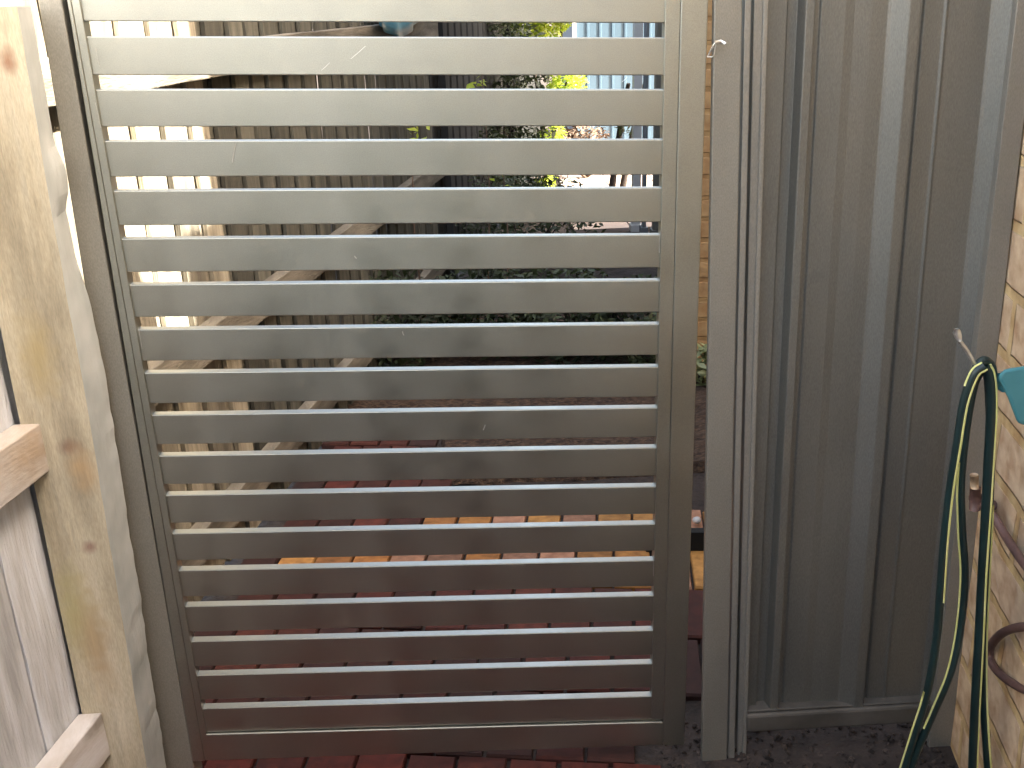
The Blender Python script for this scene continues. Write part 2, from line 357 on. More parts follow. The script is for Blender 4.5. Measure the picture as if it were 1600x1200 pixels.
# ------------------------------------------------------------------ ribbed steel panel
pan = thing('ribbed_fence', 'charcoal ribbed steel fence panel between the gate post and the cream brick wall', 'fence panel', (.87, .03, 0))
def X0(px, py, Y=0.0): return onY(px, py, Y).x
prof = [(1192, .020), (1237, .020), (1240, .032), (1257, .032), (1262, .004), (1276, .004), (1280, .026), (1290, .027), (1292, .024), (1330, .022), (1345, .024),
        (1372, .022), (1398, .022), (1401, .018), (1424, .002), (1441, .002), (1444, .028), (1453, .027), (1456, .023), (1486, .022), (1489, .019), (1493, .022), (1535, .022),
        (1560, .022), (1563, .018), (1588, .002), (1603, .002), (1606, .028), (1616, .027), (1619, .022), (1650, .022)]
botx = {1192: 1168, 1650: 1505}
bm = NB(); rows = []
for iz in range(31):
    z = lerp(.045, 1.80, iz / 30); r = []
    for (px, dy) in prof:
        xt = X0(px, 0); xb = xt + (.022 + .025 * (px - 1192) / 458)
        x = lerp(xb, xt, z / 1.52)
        r.append(bm.verts.new((x, dy + .0035 * noise.noise(Vector((x * 5, z * 2.2, 0))) + .0012 * noise.noise(Vector((x * 18, z * 7, 4))), z)))
    rows.append(r)
for a, b in zip(rows, rows[1:]):
    for i in range(len(prof) - 1): bm.faces.new((a[i], a[i + 1], b[i + 1], b[i]))
o = obj('sheet', bm, M_sheet, pan); bv = o.modifiers.new('fold', 'BEVEL'); bv.width = .0016; bv.segments = 2; bv.limit_method = 'ANGLE'; bv.angle_limit = math.radians(18); so = o.modifiers.new('thick', 'SOLIDIFY'); so.thickness = .0012; so.offset = 0
# two folded channels beside the post
def strip_bar(pl, pr, y0, y1, name, m=M_trim, zb=-.02, top=1.82, bevel=.0015):
    bm = NB()
    def xat(P, z):
        a, b = onY(*P[0], y0), onY(*P[1], y0); return lerp(b.x, a.x, (z - b.z) / (a.z - b.z))
    vstrip(bm, xat(pl, zb), xat(pr, zb), zb, zb, xat(pl, top), xat(pr, top), top, top, y0, y1)
    return obj(name, fix(bm), m, pan, bevel=bevel)
strip_bar([(1164, 0), (1138.5, 1170)], [(1174, 0), (1148, 1170)], -.004, .03, 'side_channel')
strip_bar([(1178.5, 0), (1152, 1170)], [(1193, 0), (1160, 1170)], .004, .03, 'side_channel')
strip_bar([(1193.2, 0), (1160.2, 1170)], [(1201, 0), (1166.5, 1170)], -.001, .03, 'side_channel')
strip_bar([(1590, 0), (1453, 1150)], [(1622, 0), (1489, 1150)], -.012, .035, 'end_channel')
a0, a1, b0, b1 = onY(1167, 1119, -.006), onY(1456, 1102, -.006), onY(1167, 1146, -.006), onY(1456, 1129, -.006)
bm = NB(); hexa(bm, [b0, a0, a0 + Vector((0, .05, 0)), b0 + Vector((0, .05, 0))], [b1, a1, a1 + Vector((0, .05, 0)), b1 + Vector((0, .05, 0))])
M_darkrail = mat('dark_bottom_rail', (.075, .068, .058), (.13, .12, .105), rough=.6, scale=9, metal=.2, bump=.1)  # darker tone than the panel's other trim
obj('bottom_rail', fix(bm), M_darkrail, pan, bevel=.006)
c0, c1 = onY(1167, 1111, .002), onY(1456, 1095, .002)
bm = NB(); hexa(bm, [a0 + Vector((0, .008, .001)), c0, c0 + Vector((0, .036, 0)), a0 + Vector((0, .044, .001))], [a1 + Vector((0, .008, .001)), c1, c1 + Vector((0, .036, 0)), a1 + Vector((0, .044, .001))])
obj('rail_lip', fix(bm), M_darkrail, pan, bevel=.002)

# ------------------------------------------------------------------ timber post and near fence
YF, YB = -.12, -.022
FR = [(28, 20), (75, 300), (130, 600), (180, 900), (218, 1130), (232, 1215)]
FL = [(-103, 20), (-44, 300), (19, 600), (83, 900), (131, 1130), (149, 1215)]
BR = [(50, 20), (86, 225), (104, 262), (107, 300), (103, 325), (118, 400), (131, 440), (141, 470), (168, 600), (213, 900), (246, 1110), (262, 1215)]
bm = NB(); NR = 110; rings = []
def along(P, Y, z):
    Q = [onY(*p, Y) for p in P]
    if z >= Q[0].z: a, b = Q[1], Q[0]
    else:
        for a, b in zip(Q[1:], Q):
            if z >= a.z: break
        else: a, b = Q[-1], Q[-2]
    return lerp(a.x, b.x, (z - a.z) / (b.z - a.z))
for i in range(NR + 1):
    z = lerp(-.12, 1.565, i / NR)
    xl, xr, xb = along(FL, YF, z), along(FR, YF, z), along(BR, YB, z)
    # ragged split edge at the back
    xb += (.0035 * noise.noise(Vector((0, 3, z * 5))) + .003 * noise.noise(Vector((5, 1, z * 30)))) * (1 if z < 1.05 else .3)
    xr += .0015 * noise.noise(Vector((3, 3, z * 14)))
    sk = []
    for (p, q, n_) in (((xl, YF), (xr, YF), 8), ((xr, YF), (xb, YB), 6), ((xb, YB), (xl, YB), 3), ((xl, YB), (xl, YF), 2)):
        for t in range(n_):
            x, y = lerp(p[0], q[0], t / n_), lerp(p[1], q[1], t / n_)
            v = noise.noise(Vector((x * 60, y * 60, z * 4))) * .0016
            sk.append((x + v * .3, y + v, z))
    rings.append([bm.verts.new(p) for p in sk])
for a, b in zip(rings, rings[1:]):
    for i in range(len(a)): bm.faces.new((a[i], a[(i + 1) % len(a)], b[(i + 1) % len(a)], b[i]))
bm.faces.new(rings[0][::-1]); bm.faces.new(rings[-1])
# material with knots and a greyer side
def knotty(base, name, knots, Y=YF, side=False):
    m = base.copy(); m.name = name; n = m.node_tree.nodes; l = m.node_tree.links; b = n['Principled BSDF']
    src = b.inputs['Base Color'].links[0].from_socket
    tc = n.new('ShaderNodeTexCoord')
    def knot(c, r, col, src, sz=1.0):
        mp = n.new('ShaderNodeVectorMath'); mp.operation = 'SUBTRACT'; mp.inputs[1].default_value = c
        l.new(tc.outputs['Object'], mp.inputs[0])
        sc = n.new('ShaderNodeVectorMath'); sc.operation = 'MULTIPLY'; sc.inputs[1].default_value = (1, .3, sz); l.new(mp.outputs[0], sc.inputs[0])
        nn = n.new('ShaderNodeTexNoise'); nn.inputs['Scale'].default_value = 40; l.new(tc.outputs['Object'], nn.inputs['Vector'])
        le = n.new('ShaderNodeVectorMath'); le.operation = 'LENGTH'; l.new(sc.outputs[0], le.inputs[0])
        ma = n.new('ShaderNodeMath'); ma.operation = 'MULTIPLY_ADD'; ma.inputs[1].default_value = r * 1.1; l.new(nn.outputs[0], ma.inputs[0]); l.new(le.outputs['Value'], ma.inputs[2])
        mr = n.new('ShaderNodeMapRange'); mr.inputs['From Min'].default_value = r * .75; mr.inputs['From Max'].default_value = r * 1.9; mr.inputs['To Min'].default_value = .8; mr.inputs['To Max'].default_value = 0
        l.new(ma.outputs[0], mr.inputs[0])
        mx = n.new('ShaderNodeMixRGB'); mx.inputs[2].default_value = (*col, 1); l.new(mr.outputs[0], mx.inputs[0]); l.new(src, mx.inputs[1]); return mx.outputs[0]
    for (px, py, r, col, sz) in knots:
        src = knot(onY(px, py, Y), r, col, src, sz)
    if not side: l.new(src, b.inputs['Base Color']); return m
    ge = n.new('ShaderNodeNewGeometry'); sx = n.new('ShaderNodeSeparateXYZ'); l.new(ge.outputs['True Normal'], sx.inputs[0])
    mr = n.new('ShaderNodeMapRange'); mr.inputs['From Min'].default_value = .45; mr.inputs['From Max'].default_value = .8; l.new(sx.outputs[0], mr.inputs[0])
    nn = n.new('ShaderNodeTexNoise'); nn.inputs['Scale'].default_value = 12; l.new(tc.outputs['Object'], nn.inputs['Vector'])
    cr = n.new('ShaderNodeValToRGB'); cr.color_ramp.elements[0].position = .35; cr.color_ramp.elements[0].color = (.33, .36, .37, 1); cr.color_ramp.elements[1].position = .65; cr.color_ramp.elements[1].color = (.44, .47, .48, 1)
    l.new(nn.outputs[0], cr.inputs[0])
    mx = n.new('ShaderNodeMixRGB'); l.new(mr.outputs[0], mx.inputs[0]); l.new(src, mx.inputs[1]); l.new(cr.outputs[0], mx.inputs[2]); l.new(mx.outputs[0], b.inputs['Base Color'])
    return m
tag(obj('timber_post', fix(bm), knotty(M_timber, 'treated_pine_post', ((12, 95, .014, (.20, .085, .045), .7), (108, 698, .020, (.17, .10, .07), 1.3), (140, 855, .012, (.22, .13, .10), 1.0), (128, 735, .022, (.40, .28, .15), .5), (120, 960, .035, (.36, .33, .16), .35), (60, 560, .03, (.34, .27, .13), .4), (150, 1010, .03, (.36, .27, .16), .25)), side=True)), 'thick tan timber post with dark knots and a split edge, left of the gate', 'post')

nf = thing('paling_fence', 'weathered timber paling fence with two thick rails on the viewer side of the gate', 'fence', F(-.645, -.6))
def paling(off, s0, s1, z0, z1, m, parent, th=.014, lean=0.0, amp=.0015, dog=False):
    bm = NB(); o = F(off, s0, z0); u = D * (s1 - s0); v = -N * th; ns = 16
    rr = []
    for i in range(ns + 1):
        z = lerp(z0, z1, i / ns); e = D * (.004 * noise.noise(Vector((off * 9, s0 * 31, z * 6))) + lean * (z - z0))
        e2 = D * (.004 * noise.noise(Vector((off * 9, s1 * 31 + 7, z * 6))) + lean * (z - z0))
        b_ = N * (amp * noise.noise(Vector((s0 * 40, 0, z * 5))) * 2)
        p0 = F(off, s0, z) + e + b_; p1 = F(off, s1, z) + e2 + b_
        rr.append([bm.verts.new(p) for p in (p0, p1, p1 + v, p0 + v)])
    for a, b in zip(rr, rr[1:]):
        for i in range(4): bm.faces.new((a[i], a[(i + 1) % 4], b[(i + 1) % 4], b[i]))
    bm.faces.new(rr[0][::-1]); bm.faces.new(rr[-1])
    return obj('paling', fix(bm), m, parent, bevel=.001)
# near palings; the two beside the post are placed from their edges
s = fz(122, 1100, -.645)[0]
wid = [.108, .112, .1, .11, .105, .108, .1, .112, .107, .11, .104, .11, .108, .1]
for i, wd in enumerate(wid):
    paling(-.645, s - wd, s, .03 + random.uniform(0, .03), 2.4 + random.uniform(-.01, .01), M_grey, nf, lean=random.uniform(-.004, .004)); s -= wd + random.uniform(.006, .014)  # unseen tops raised to bounce sunlight onto the gate
s = .0
for i in range(14):
    paling(-.664, s - .12, s, .03, 2.36, M_grey, nf); s -= .135
def rail(off, s0, s1, z0, z1, dep, m, parent, name='rail', tilt=0.0):
    bm = NB(); hexa(bm, [F(off, s0, z0), F(off - dep, s0, z0), F(off - dep, s0, z1), F(off, s0, z1)],
                    [F(off, s1, z0 + tilt), F(off - dep, s1, z0 + tilt), F(off - dep, s1, z1 + tilt), F(off, s1, z1 + tilt)])
    fix(bm); bmesh.ops.subdivide_edges(bm, edges=[e for e in bm.edges if e.calc_length() > .4], cuts=24)
    for v in bm.verts: v.co += noise.noise_vector(v.co * 7) * .002
    return obj(name, bm, m, parent, bevel=.003)
M_rail = mat('weathered_rail', (.34, .31, .28), (.54, .54, .56), rough=.85, scale=3, stretch=(2, .8, 4), bump=.15, bscale=40, c3=(.44, .42, .41), rand=.05)
offn = -.598
M_railk = knotty(M_rail, 'knotty_rail', ((60, 715, .020, (.13, .085, .05), .8), (46, 700, .03, (.36, .28, .20), .6), (155, 1140, .018, (.09, .075, .05), 1), (108, 1155, .014, (.08, .07, .06), 1)), Y=-.16)
sA, zA = fz(80, 735, offn); sB, zB = fz(64, 660, offn)
rail(offn, -1.9, sA - .002, zA, zB, .046, M_railk, nf)
sA2, zA2 = fz(150, 1192, offn); _, zB2 = fz(166, 1100, offn)
rail(offn, -1.9, sA - .004, max(.09, zB2 - .105), zB2 - .005, .046, M_railk, nf)
for z in (1.43,): rail(offn, -1.9, sA - .003, z, z + .095, .046, M_railk, nf)

# ------------------------------------------------------------------ far fence beyond the gate
ff = thing('paling_fence', 'sunlit timber paling fence seen through the left ends of the gate slats', 'fence', F(-.8, 1))
s = .02
M_far_shade = mat('paling_far_shade', (.055, .055, .045), (.13, .125, .10), rough=.9, scale=5, stretch=(5, 5, .5), bump=.4, bscale=40, rand=.35)  # deep shade of the alley put into the colour of farther palings
while s < 3.9:
    wd = random.uniform(.098, .118); gp = random.uniform(.03, .055)
    paling(-.80, s, s + wd, .02, 1.72 + random.uniform(-.012, .012), M_far if s < 1.15 else M_far_shade, ff, lean=random.uniform(-.008, .008)); s += wd + gp
# backing boards behind the gaps
s = -.04
while s < 3.9:
    paling(-.818, s, s + .09, .02, 1.70, M_far if s < 1.1 else M_far_shade, ff, th=.012); s += .15
M_railf = mat('weathered_rail_far', (.10, .09, .07), (.24, .22, .18), rough=.85, scale=4, stretch=(2, .8, 5), bump=.4, bscale=40)
rail(-.755, -.02, 3.95, .155, .245, .044, M_railf, ff)
s1, z1 = fz(350, 500, -.755); s2, z2 = fz(480, 425, -.755); s3, z3 = fz(230, 580, -.755)
rail(-.755, -.02, 3.95, z1 - .085, z1 + .005, .044, M_railf, ff)
_, z4 = fz(285, 127, -.755)
rail(-.755, -.02, 3.95, z4 - .005, z4 + .085, .044, M_railf, ff)

# steel fence carrying the line on, charcoal in place of deep shade
cf = thing('steel_fence', 'ribbed steel side fence coloured charcoal for deep shade, running on past the timber palings', 'fence', F(-.8, 5))
bm = NB(); r0 = []; r1 = []
s = 3.88; k = 0
while s < 8.6:
    for ds, dd in ((0, 0), (.13, 0), (.145, .008), (.175, .008), (.19, 0)):
        p = F(-.80 + dd, s + ds); r0.append(bm.verts.new(p + Vector((0, 0, .02)))); r1.append(bm.verts.new(p + Vector((0, 0, 1.78))))
    s += .19
for i in range(len(r0) - 1): bm.faces.new((r0[i], r0[i + 1], r1[i + 1], r1[i]))
bmesh.ops.remove_doubles(bm, verts=bm.verts, dist=.0001)
o = obj('sheet', bm, M_dfence, cf); so = o.modifiers.new('thick', 'SOLIDIFY'); so.thickness = .002
for s in (4.02, 6.4):
    bm = NB(); box(bm, F(-.745, s, 0), D * .05, -N * .04, (0, 0, 1.8)); obj('post', fix(bm), M_dfence, cf, bevel=.002)
bm = NB(); box(bm, F(-.76, 4.1, 1.74), D * 4.5, -N * .05, (0, 0, .05)); obj('top_rail', fix(bm), M_dfence, cf)

bm = NB(); q0 = onF(590, 30, -.72); q1 = onF(680, 30, -.72); t0 = (q0 - Vector((-.72, 0, 0))).dot(D); t1 = (q1 - Vector((-.72, 0, 0))).dot(D)
gr = []
for i in range(25):
    u = i / 24; row = []
    for j in range(9):
        v = j / 8; z = lerp(1.83, 1.40 + .10 * abs(u - .35) * 2, v)
        row.append(bm.verts.new(F(-.735 + .012 * math.sin(u * 26 + v) + .01 * v, lerp(t0, t1, u), z)))
    gr.append(row)
for a, b in zip(gr, gr[1:]):
    for j in range(8): bm.faces.new((a[j], b[j], b[j + 1], a[j + 1]))
o = obj('tarpaulin', bm, mat('blue_tarp', (.05, .20, .32), (.08, .30, .44), rough=.4), smooth=True); so = o.modifiers.new('thick', 'SOLIDIFY'); so.thickness = .002
tag(o, 'blue tarpaulin hung over the charcoal side fence, in the topmost gap', 'tarpaulin')

# ------------------------------------------------------------------ brick walls
def uvbox(bm):
    uv = bm.loops.layers.uv.new('UVMap'); bm.normal_update()
    for f in bm.faces:
        nn = f.normal
        for lp in f.loops:
            c = lp.vert.co
            if abs(nn.z) > .7: lp[uv].uv = (c.x, c.y)
            elif abs(nn.dot(D)) < .7: lp[uv].uv = (c.dot(D), c.z)
            else: lp[uv].uv = (c.dot(N), c.z)
    return bm
xw = onY(1530, 800, -.02).x
def wall(s0, s1, off, z1, th, name, m, parent=None, z0=-.1, cuts=0):
    bm = NB(); box(bm, F(off, s0, z0), D * (s1 - s0), N * th, (0, 0, z1 - z0)); fix(bm); uvbox(bm)
    return obj(name, bm, m, parent)
bw = thing('brick_wall', 'cream and pink brick wall on the right with yellow mortar, beside the hanging hose', 'wall', F(xw, -1))
# wall face follows the leaning edge of the end channel
e0, e1 = onY(1606, 175, -.014), onY(1488, 1150, -.014)
bm = NB()
def wx(z): return lerp(e1.x, e0.x, (z - e1.z) / (e0.z - e1.z))
zz = [-.1 + i * .1 for i in range(31)]; ra = []; NS = 40
for z in zz:
    x = wx(min(z, 1.6)) + .002; r = []
    for i in range(NS + 1):
        s_ = lerp(-3.2, 0.0, (i / NS) ** .6); p = Vector((x, 0, z)) + D * s_
        p += -N * (.004 * noise.noise(Vector((p.y * 12, p.z * 14, 1))))
        r.append(bm.verts.new(p))
    q = Vector((x + .3, 0.0, z)); r.append(bm.verts.new(q)); ra.append(r)
for a, b in zip(ra, ra[1:]):
    for i in range(len(a) - 1): bm.faces.new((a[i], b[i], b[i + 1], a[i + 1]))
uvbox(bm)
obj('wall_face', bm, M_brick, bw, smooth=False)
wall(-3.2, -.42, xw + .05, 3.35, .25, 'upper_sun_blocker', M_brick, bw, z0=2.85)  # unseen extra height added to keep sun off post and gate
wall(.012, .20, 1.26, 2.8, .12, 'low_sun_blocker', M_brickfar, bw); wall(.201, .40, 1.262, 3.05, .116, 'low_sun_blocker', M_brickfar, bw)  # unseen steps added to shape the shadow edge on the far fence
wall(.401, 2.20, 1.26, 4.6, .12, 'far_sun_blocker', M_brickfar, bw)  # unseen tall wall added to shade the alley beyond the gate
hs = thing('brick_house', 'cream brick house corner seen in the slit between gate and latch post', 'house', F(1.2, 3))
pc = onY(1066, 590, 2.32)
bm = NB(); box(bm, (pc.x, 2.32, -.1), (2.4, 0, 0), D * 3.0, (0, 0, 5.6)); fix(bm); uvbox(bm)  # height out of view raised to shade the side fence
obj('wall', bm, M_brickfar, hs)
bm = NB(); box(bm, (pc.x - .15, 2.2, 5.5), (3, 0, 0), D * 3.15, (0, 0, .12)); obj('roof', fix(bm), M_roof, hs)

# dark leafy block added out of view to keep light off the lower gate
hg = thing('blocker', 'low dark hedge added unseen behind the viewer to shade the lower gate', 'blocker', (0, -2.6, 0))
bm = NB(); box(bm, (-2.2, -2.9, -.05), (4.4, 0, 0), (0, .75, 0), (0, 0, 1.28)); fix(bm); bmesh.ops.subdivide_edges(bm, edges=bm.edges[:], cuts=18, use_grid_fill=True)
for v in bm.verts: v.co += noise.noise_vector(v.co * 5) * .08
obj('foliage', bm, M_leafd, hg)

# ------------------------------------------------------------------ hose on its hook
HY = -.30
def H(px, py, dy=0.0): return onY(px, py, HY + dy)
hose = thing('garden_hose', 'dark green garden hose with yellow stripes looped over a hook by the brick wall', 'hose', H(1530, 600))
def strand(pts, r, stripes, name='hose_loop'):
    P = smoothpath([H(*p) for p in pts]); o = obj(name, tube(NB(), P, r, 14), M_hose, hose, smooth=True)
    for ang, t0, t1 in stripes:
        Q = []
        for i, p in enumerate(P):
            u = i / (len(P) - 1)
            if u < t0 or u > t1: continue
            t = (P[min(i + 1, len(P) - 1)] - P[max(i - 1, 0)]).normalized()
            toc = (CAMP - p).normalized(); sd = t.cross(toc).normalized(); fw = sd.cross(t).normalized()
            if sd.x < 0: sd = -sd
            a = math.radians(ang + 12 * math.sin(u * 9 + ang))
            Q.append(p + (sd * math.sin(a) + (toc - t * toc.dot(t)).normalized() * math.cos(a)) * (r - .0006))
        obj('stripe', tube(NB(), Q, .0024, 6), M_stripe, o, smooth=True)
R_ = .0070
strand([(1538, 572, -.01), (1522, 585, -.01), (1506, 630, -.01), (1495, 700, -.01), (1484, 770), (1475, 850), (1469, 930), (1463, 1000), (1449, 1080), (1428, 1150), (1408, 1215)], R_,
       [(58, 0, .62), (-58, 0, .16), (-55, .8, 1)])
strand([(1540, 572, .015), (1522, 600, .015), (1508, 680, .015), (1501, 760, .015), (1503, 830, .015), (1507, 900, .012), (1500, 980, .01), (1485, 1050), (1460, 1110), (1436, 1165), (1415, 1220)], R_,
       [(-50, .25, .86)])
strand([(1540, 570), (1547, 590), (1549, 640), (1545, 720), (1541, 800), (1535, 900), (1530, 1000), (1524, 1100), (1519, 1215)], R_ * 1.15, [(62, 0, 1)])
strand([(1539, 570, .016), (1545, 600, .016), (1548, 700, .018), (1545, 800, .018), (1540, 900, .016), (1536, 1000, .014), (1537, 1090, .01), (1541, 1160), (1545, 1220)], R_, [(60, .35, 1)])
obj('hose_bend', tube(NB(), smoothpath([H(1522, 586, -.005), H(1530, 569, 0), H(1540, 564, .004), H(1549, 575, .008), H(1550, 600, .01)]), R_ * 1.1, 14), M_hose, hose, smooth=True)
hk = thing('hook', 'pale grey metal screw hook poking out left above the hose bend', 'hook', H(1530, 572))
obj('shank', tube(NB(), smoothpath([H(1499, 532), H(1512, 550), H(1526, 572), H(1545, 580, .03), H(1590, 585, .16)], 4), .0032, 8), M_zinc, hk, smooth=True)
obj('tip', tube(NB(), [H(1494.5, 514), H(1495, 519), H(1497, 525), H(1500, 533)], .0062, 10, rf=lambda u: (.55, 1, .9, .5)[round(u * 3)]), M_zinc, hk, smooth=True)
# teal connector
bm = NB(); pts = [(1558, 590), (1568, 577), (1600, 572), (1640, 580), (1660, 640), (1625, 668), (1590, 662), (1574, 620)]
fr = [H(x, y, -.02) for x, y in pts]; bk = [H(x, y, .03) for x, y in pts]; hexa(bm, fr, bk); fix(bm)
cn = thing('hose_fitting', 'teal plastic hose fitting against the bricks right of the hose bend', 'hose fitting', H(1600, 620))
obj('body', bm, M_blue, cn, bevel=.006)
obj('collar', tube(NB(), [H(1556, 592, .005), H(1572, 604, .005)], .011, 14), M_blue, cn, smooth=True)
# tap fitting and brown pipe
tp = thing('tap', 'small brown tap fitting low on the wall behind the hose strands', 'tap', H(1525, 770, .12))
bm = tube(NB(), [H(1524, 778, .14), H(1548, 790, .20)], .012, 12); tube(bm, [H(1524, 762, .14), H(1523, 796, .14)], .0095, 12); obj('body', bm, M_brown, tp, smooth=True)
bm = tube(NB(), [H(1522, 742, .14), H(1523, 764, .14)], .0075, 12); obj('spindle', bm, mat('pale_brass', (.5, .36, .22), (.62, .48, .33), rough=.45, metal=.4), tp, smooth=True)
pp = thing('pipe', 'brown pipe sloping down the brick face and curling into a loop', 'pipe', H(1580, 900, .03))
obj('pipe_run', tube(NB(), smoothpath([H(1528, 784, .14), H(1552, 806, .12), H(1576, 845, .06), H(1603, 884, -.03), H(1650, 940, -.16)]), .0078, 12), M_brown, pp, smooth=True)
obj('pipe_loop', tube(NB(), smoothpath([H(1655, 985, -.2), H(1605, 979, -.05), H(1570, 987, .02), H(1549, 1008, .10), H(1548, 1032, .10), H(1566, 1056, .03), H(1602, 1078, -.05), H(1660, 1095, -.2)]), .0078, 12), M_brown, pp, smooth=True)

# bent wire on the latch post
bm = NB(); tube(bm, smoothpath([onY(1106, 89, -.004), onY(1112, 76, -.012), onY(1118, 67, -.016), onY(1126, 66, -.018), onY(1134, 67, -.014)], 5), .0016, 8)
tube(bm, smoothpath([onY(1106, 89, -.004), onY(1114, 88, -.01), onY(1117, 78, -.014), onY(1119, 66, -.016)], 5), .0011, 8)
tube(bm, [onY(1118, 66, -.018), onY(1126, 64.5, -.022), onY(1132, 68, -.02)], .0030, 8)
tag(obj('wire_hook', bm, M_zinc, smooth=True), 'small bright bent wire hook in the gap at the latch post', 'hook')

# ------------------------------------------------------------------ plants and far things
def leaves(name, blobs, n, m, size, parent=None, seed=1):
    random.seed(seed); bm = NB(); tot = sum(b[1][0] * b[1][1] * b[1][2] for b in blobs)
    for c, r in blobs:
        k = int(n * r[0] * r[1] * r[2] / tot)
        for _ in range(k):
            while 1:
                q = Vector((random.uniform(-1, 1), random.uniform(-1, 1), random.uniform(-1, 1)))
                if q.length < 1 and q.length > .25 and noise.noise(q * 2.6 + Vector(c)) > -.22: break
            p = Vector((c[0] + q.x * r[0], c[1] + q.y * r[1], c[2] + q.z * r[2]))
            if p.z < .0: continue
            L = size * random.uniform(.6, 1.3); wd = L * random.uniform(.35, .5)
            a = Vector((random.gauss(0, 1), random.gauss(0, 1), random.gauss(0, .6))).normalized(); b_ = a.cross(Vector((random.gauss(0, .6), random.gauss(0, .6), 1))).normalized()
            bm.faces.new([bm.verts.new(x) for x in (p - a * L * .5, p - b_ * wd * .5, p + a * L * .5 + Vector((0, 0, -L * .1)), p + b_ * wd * .5)])
    return obj(name, bm, m, parent)
def stems(name, base, tops, r, m, parent):
    bm = NB()
    for t in tops:
        mid = (Vector(base) + Vector(t)) / 2 + Vector((random.uniform(-.05, .05), random.uniform(-.05, .05), 0))
        tube(bm, smoothpath([base, mid, t], 5), r, 7, rf=lambda u: 1 - .65 * u)
    return obj(name, bm, m, parent, smooth=True)
Y1 = 6.6
lt = thing('lime_shrub', 'bright lime green sunlit shrub seen in the upper right gaps of the gate', 'shrub', (onY(850, 250, Y1).x, Y1, 0))
c1, c2, c3, c4 = onY(815, 10, Y1), onY(885, 128, Y1), onY(862, 215, Y1), onY(853, 285, Y1)
leaves('foliage', [(c1, (.42, .3, .32)), (c2, (.17, .2, .24)), (c3, (.12, .14, .22)), (c4, (.10, .1, .17)), (onY(880, -60, Y1), (.4, .35, .45))], 14000, M_leafl, .055, lt, 3)
stems('trunk', (c4.x, Y1, 0), [c3, c2, c1, onY(880, -40, Y1)], .022, M_bark, lt)
# bare stems and sparse sprigs in front of the charcoal fence
def sprig(px, py, Y, h, m=M_leafl, n=14, lab='', nm='sprig', seed=1):
    random.seed(seed); b0 = onY(px, py, Y); t = thing(nm, lab, 'plant', (b0.x, Y, 0), 'sprigs against the charcoal fence')
    top = Vector((b0.x + random.uniform(-.03, .03), Y, b0.z + h)); stems('stem', (b0.x, Y, 0), [top], .006, M_twig, t)
    leaves('foliage', [((b0.x, Y, b0.z), (.05, .05, h * .5))], n, m, .05, t, seed)
sprig(655, 208, 2.6, .16, lab='single pale green sprig near the middle of the fourth gap', seed=4, n=22)
sprig(782, 285, 3.2, .18, lab='thin yellow sprig near the middle right of the fifth gap', seed=5, n=9)
sprig(745, 125, 3.4, .2, lab='scattered pale flecked sprig in the second and third gaps', seed=6, n=14)
# twiggy dry shrub, shed, posts
b = onY(915, 250, 7.6)
ds = thing('dry_shrub', 'brown twiggy dry shrub below the teal shed', 'shrub', (b.x, 7.6, 0))
leaves('foliage', [(onY(905, 212, 7.4), (.28, .2, .10)), (onY(880, 222, 7.4), (.2, .2, .12))], 900, M_twig, .06, ds, 9)
random.seed(12); stems('trunk', (b.x, 7.5, 0), [(b.x + random.uniform(-.35, .35), 7.5 + random.uniform(-.2, .2), random.uniform(.2, .4)) for _ in range(14)], .008, M_twig, ds)
sh = thing('shed', 'teal steel garden shed at the far end of the yard', 'shed', (onY(950, 150, 9.2).x, 9.2, 0))
xa, xb2 = onY(901, 60, 9.2).x, onY(1040, 60, 9.2).x
bm = NB(); r0, r1 = [], []; x = xa; zs0 = 0.0
while x < xb2:
    for dx, dy in ((0, 0), (.10, 0), (.105, -.012), (.125, -.012), (.13, 0)):
        r0.append(bm.verts.new((x + dx, 9.2 + dy, .02))); r1.append(bm.verts.new((x + dx, 9.2 + dy, 2.1)))
    x += .13
for i in range(len(r0) - 1): bm.faces.new((r0[i], r0[i + 1], r1[i + 1], r1[i]))
bmesh.ops.remove_doubles(bm, verts=bm.verts, dist=.0001)
obj('wall', bm, M_teal, sh)
bm = NB(); box(bm, (xa, 9.24, .02), (xb2 - xa, 0, 0), (0, 1.8, 0), (0, 0, 2.05)); obj('body', fix(bm), M_teal, sh)
bm = NB(); box(bm, (xa - .045, 9.17, 0), (.04, 0, 0), (0, .05, 0), (0, 0, 2.12)); obj('corner_trim', fix(bm), M_white, sh)
bm = NB(); hexa(bm, [(xa - .1, 9.05, 2.12), (xb2 + .1, 9.05, 2.12), (xb2 + .1, 11.2, 2.35), (xa - .1, 11.2, 2.35)], [(xa - .1, 9.05, 2.16), (xb2 + .1, 9.05, 2.16), (xb2 + .1, 11.2, 2.39), (xa - .1, 11.2, 2.39)]); obj('roof', fix(bm), M_teal, sh)
def vpost(px0, px1, Y, h, name, lab, cat, m, grp=None):
    a, b_ = onY(px0, 200, Y).x, onY(px1, 200, Y).x; t = thing(name, lab, cat, ((a + b_) / 2, Y, 0), grp)
    bm = NB(); box(bm, (a, Y, 0), (b_ - a, 0, 0), (0, .08, 0), (0, 0, h)); obj('shaft', fix(bm), m, t, bevel=.004)
    bm = NB(); box(bm, (a - .012, Y - .012, 0), (b_ - a + .024, 0, 0), (0, .104, 0), (0, 0, .05)); obj('base', fix(bm), m, t, bevel=.003)
vpost(990, 1003, 5.2, 2.6, 'verandah_post', 'slim white post behind the right ends of the upper gaps', 'post', M_white)
vpost(1007, 1012, 5.1, 2.6, 'downpipe', 'thin grey downpipe just right of the slim white post', 'pipe', mat('grey_pipe', (.12, .13, .14), (.15, .16, .17)))
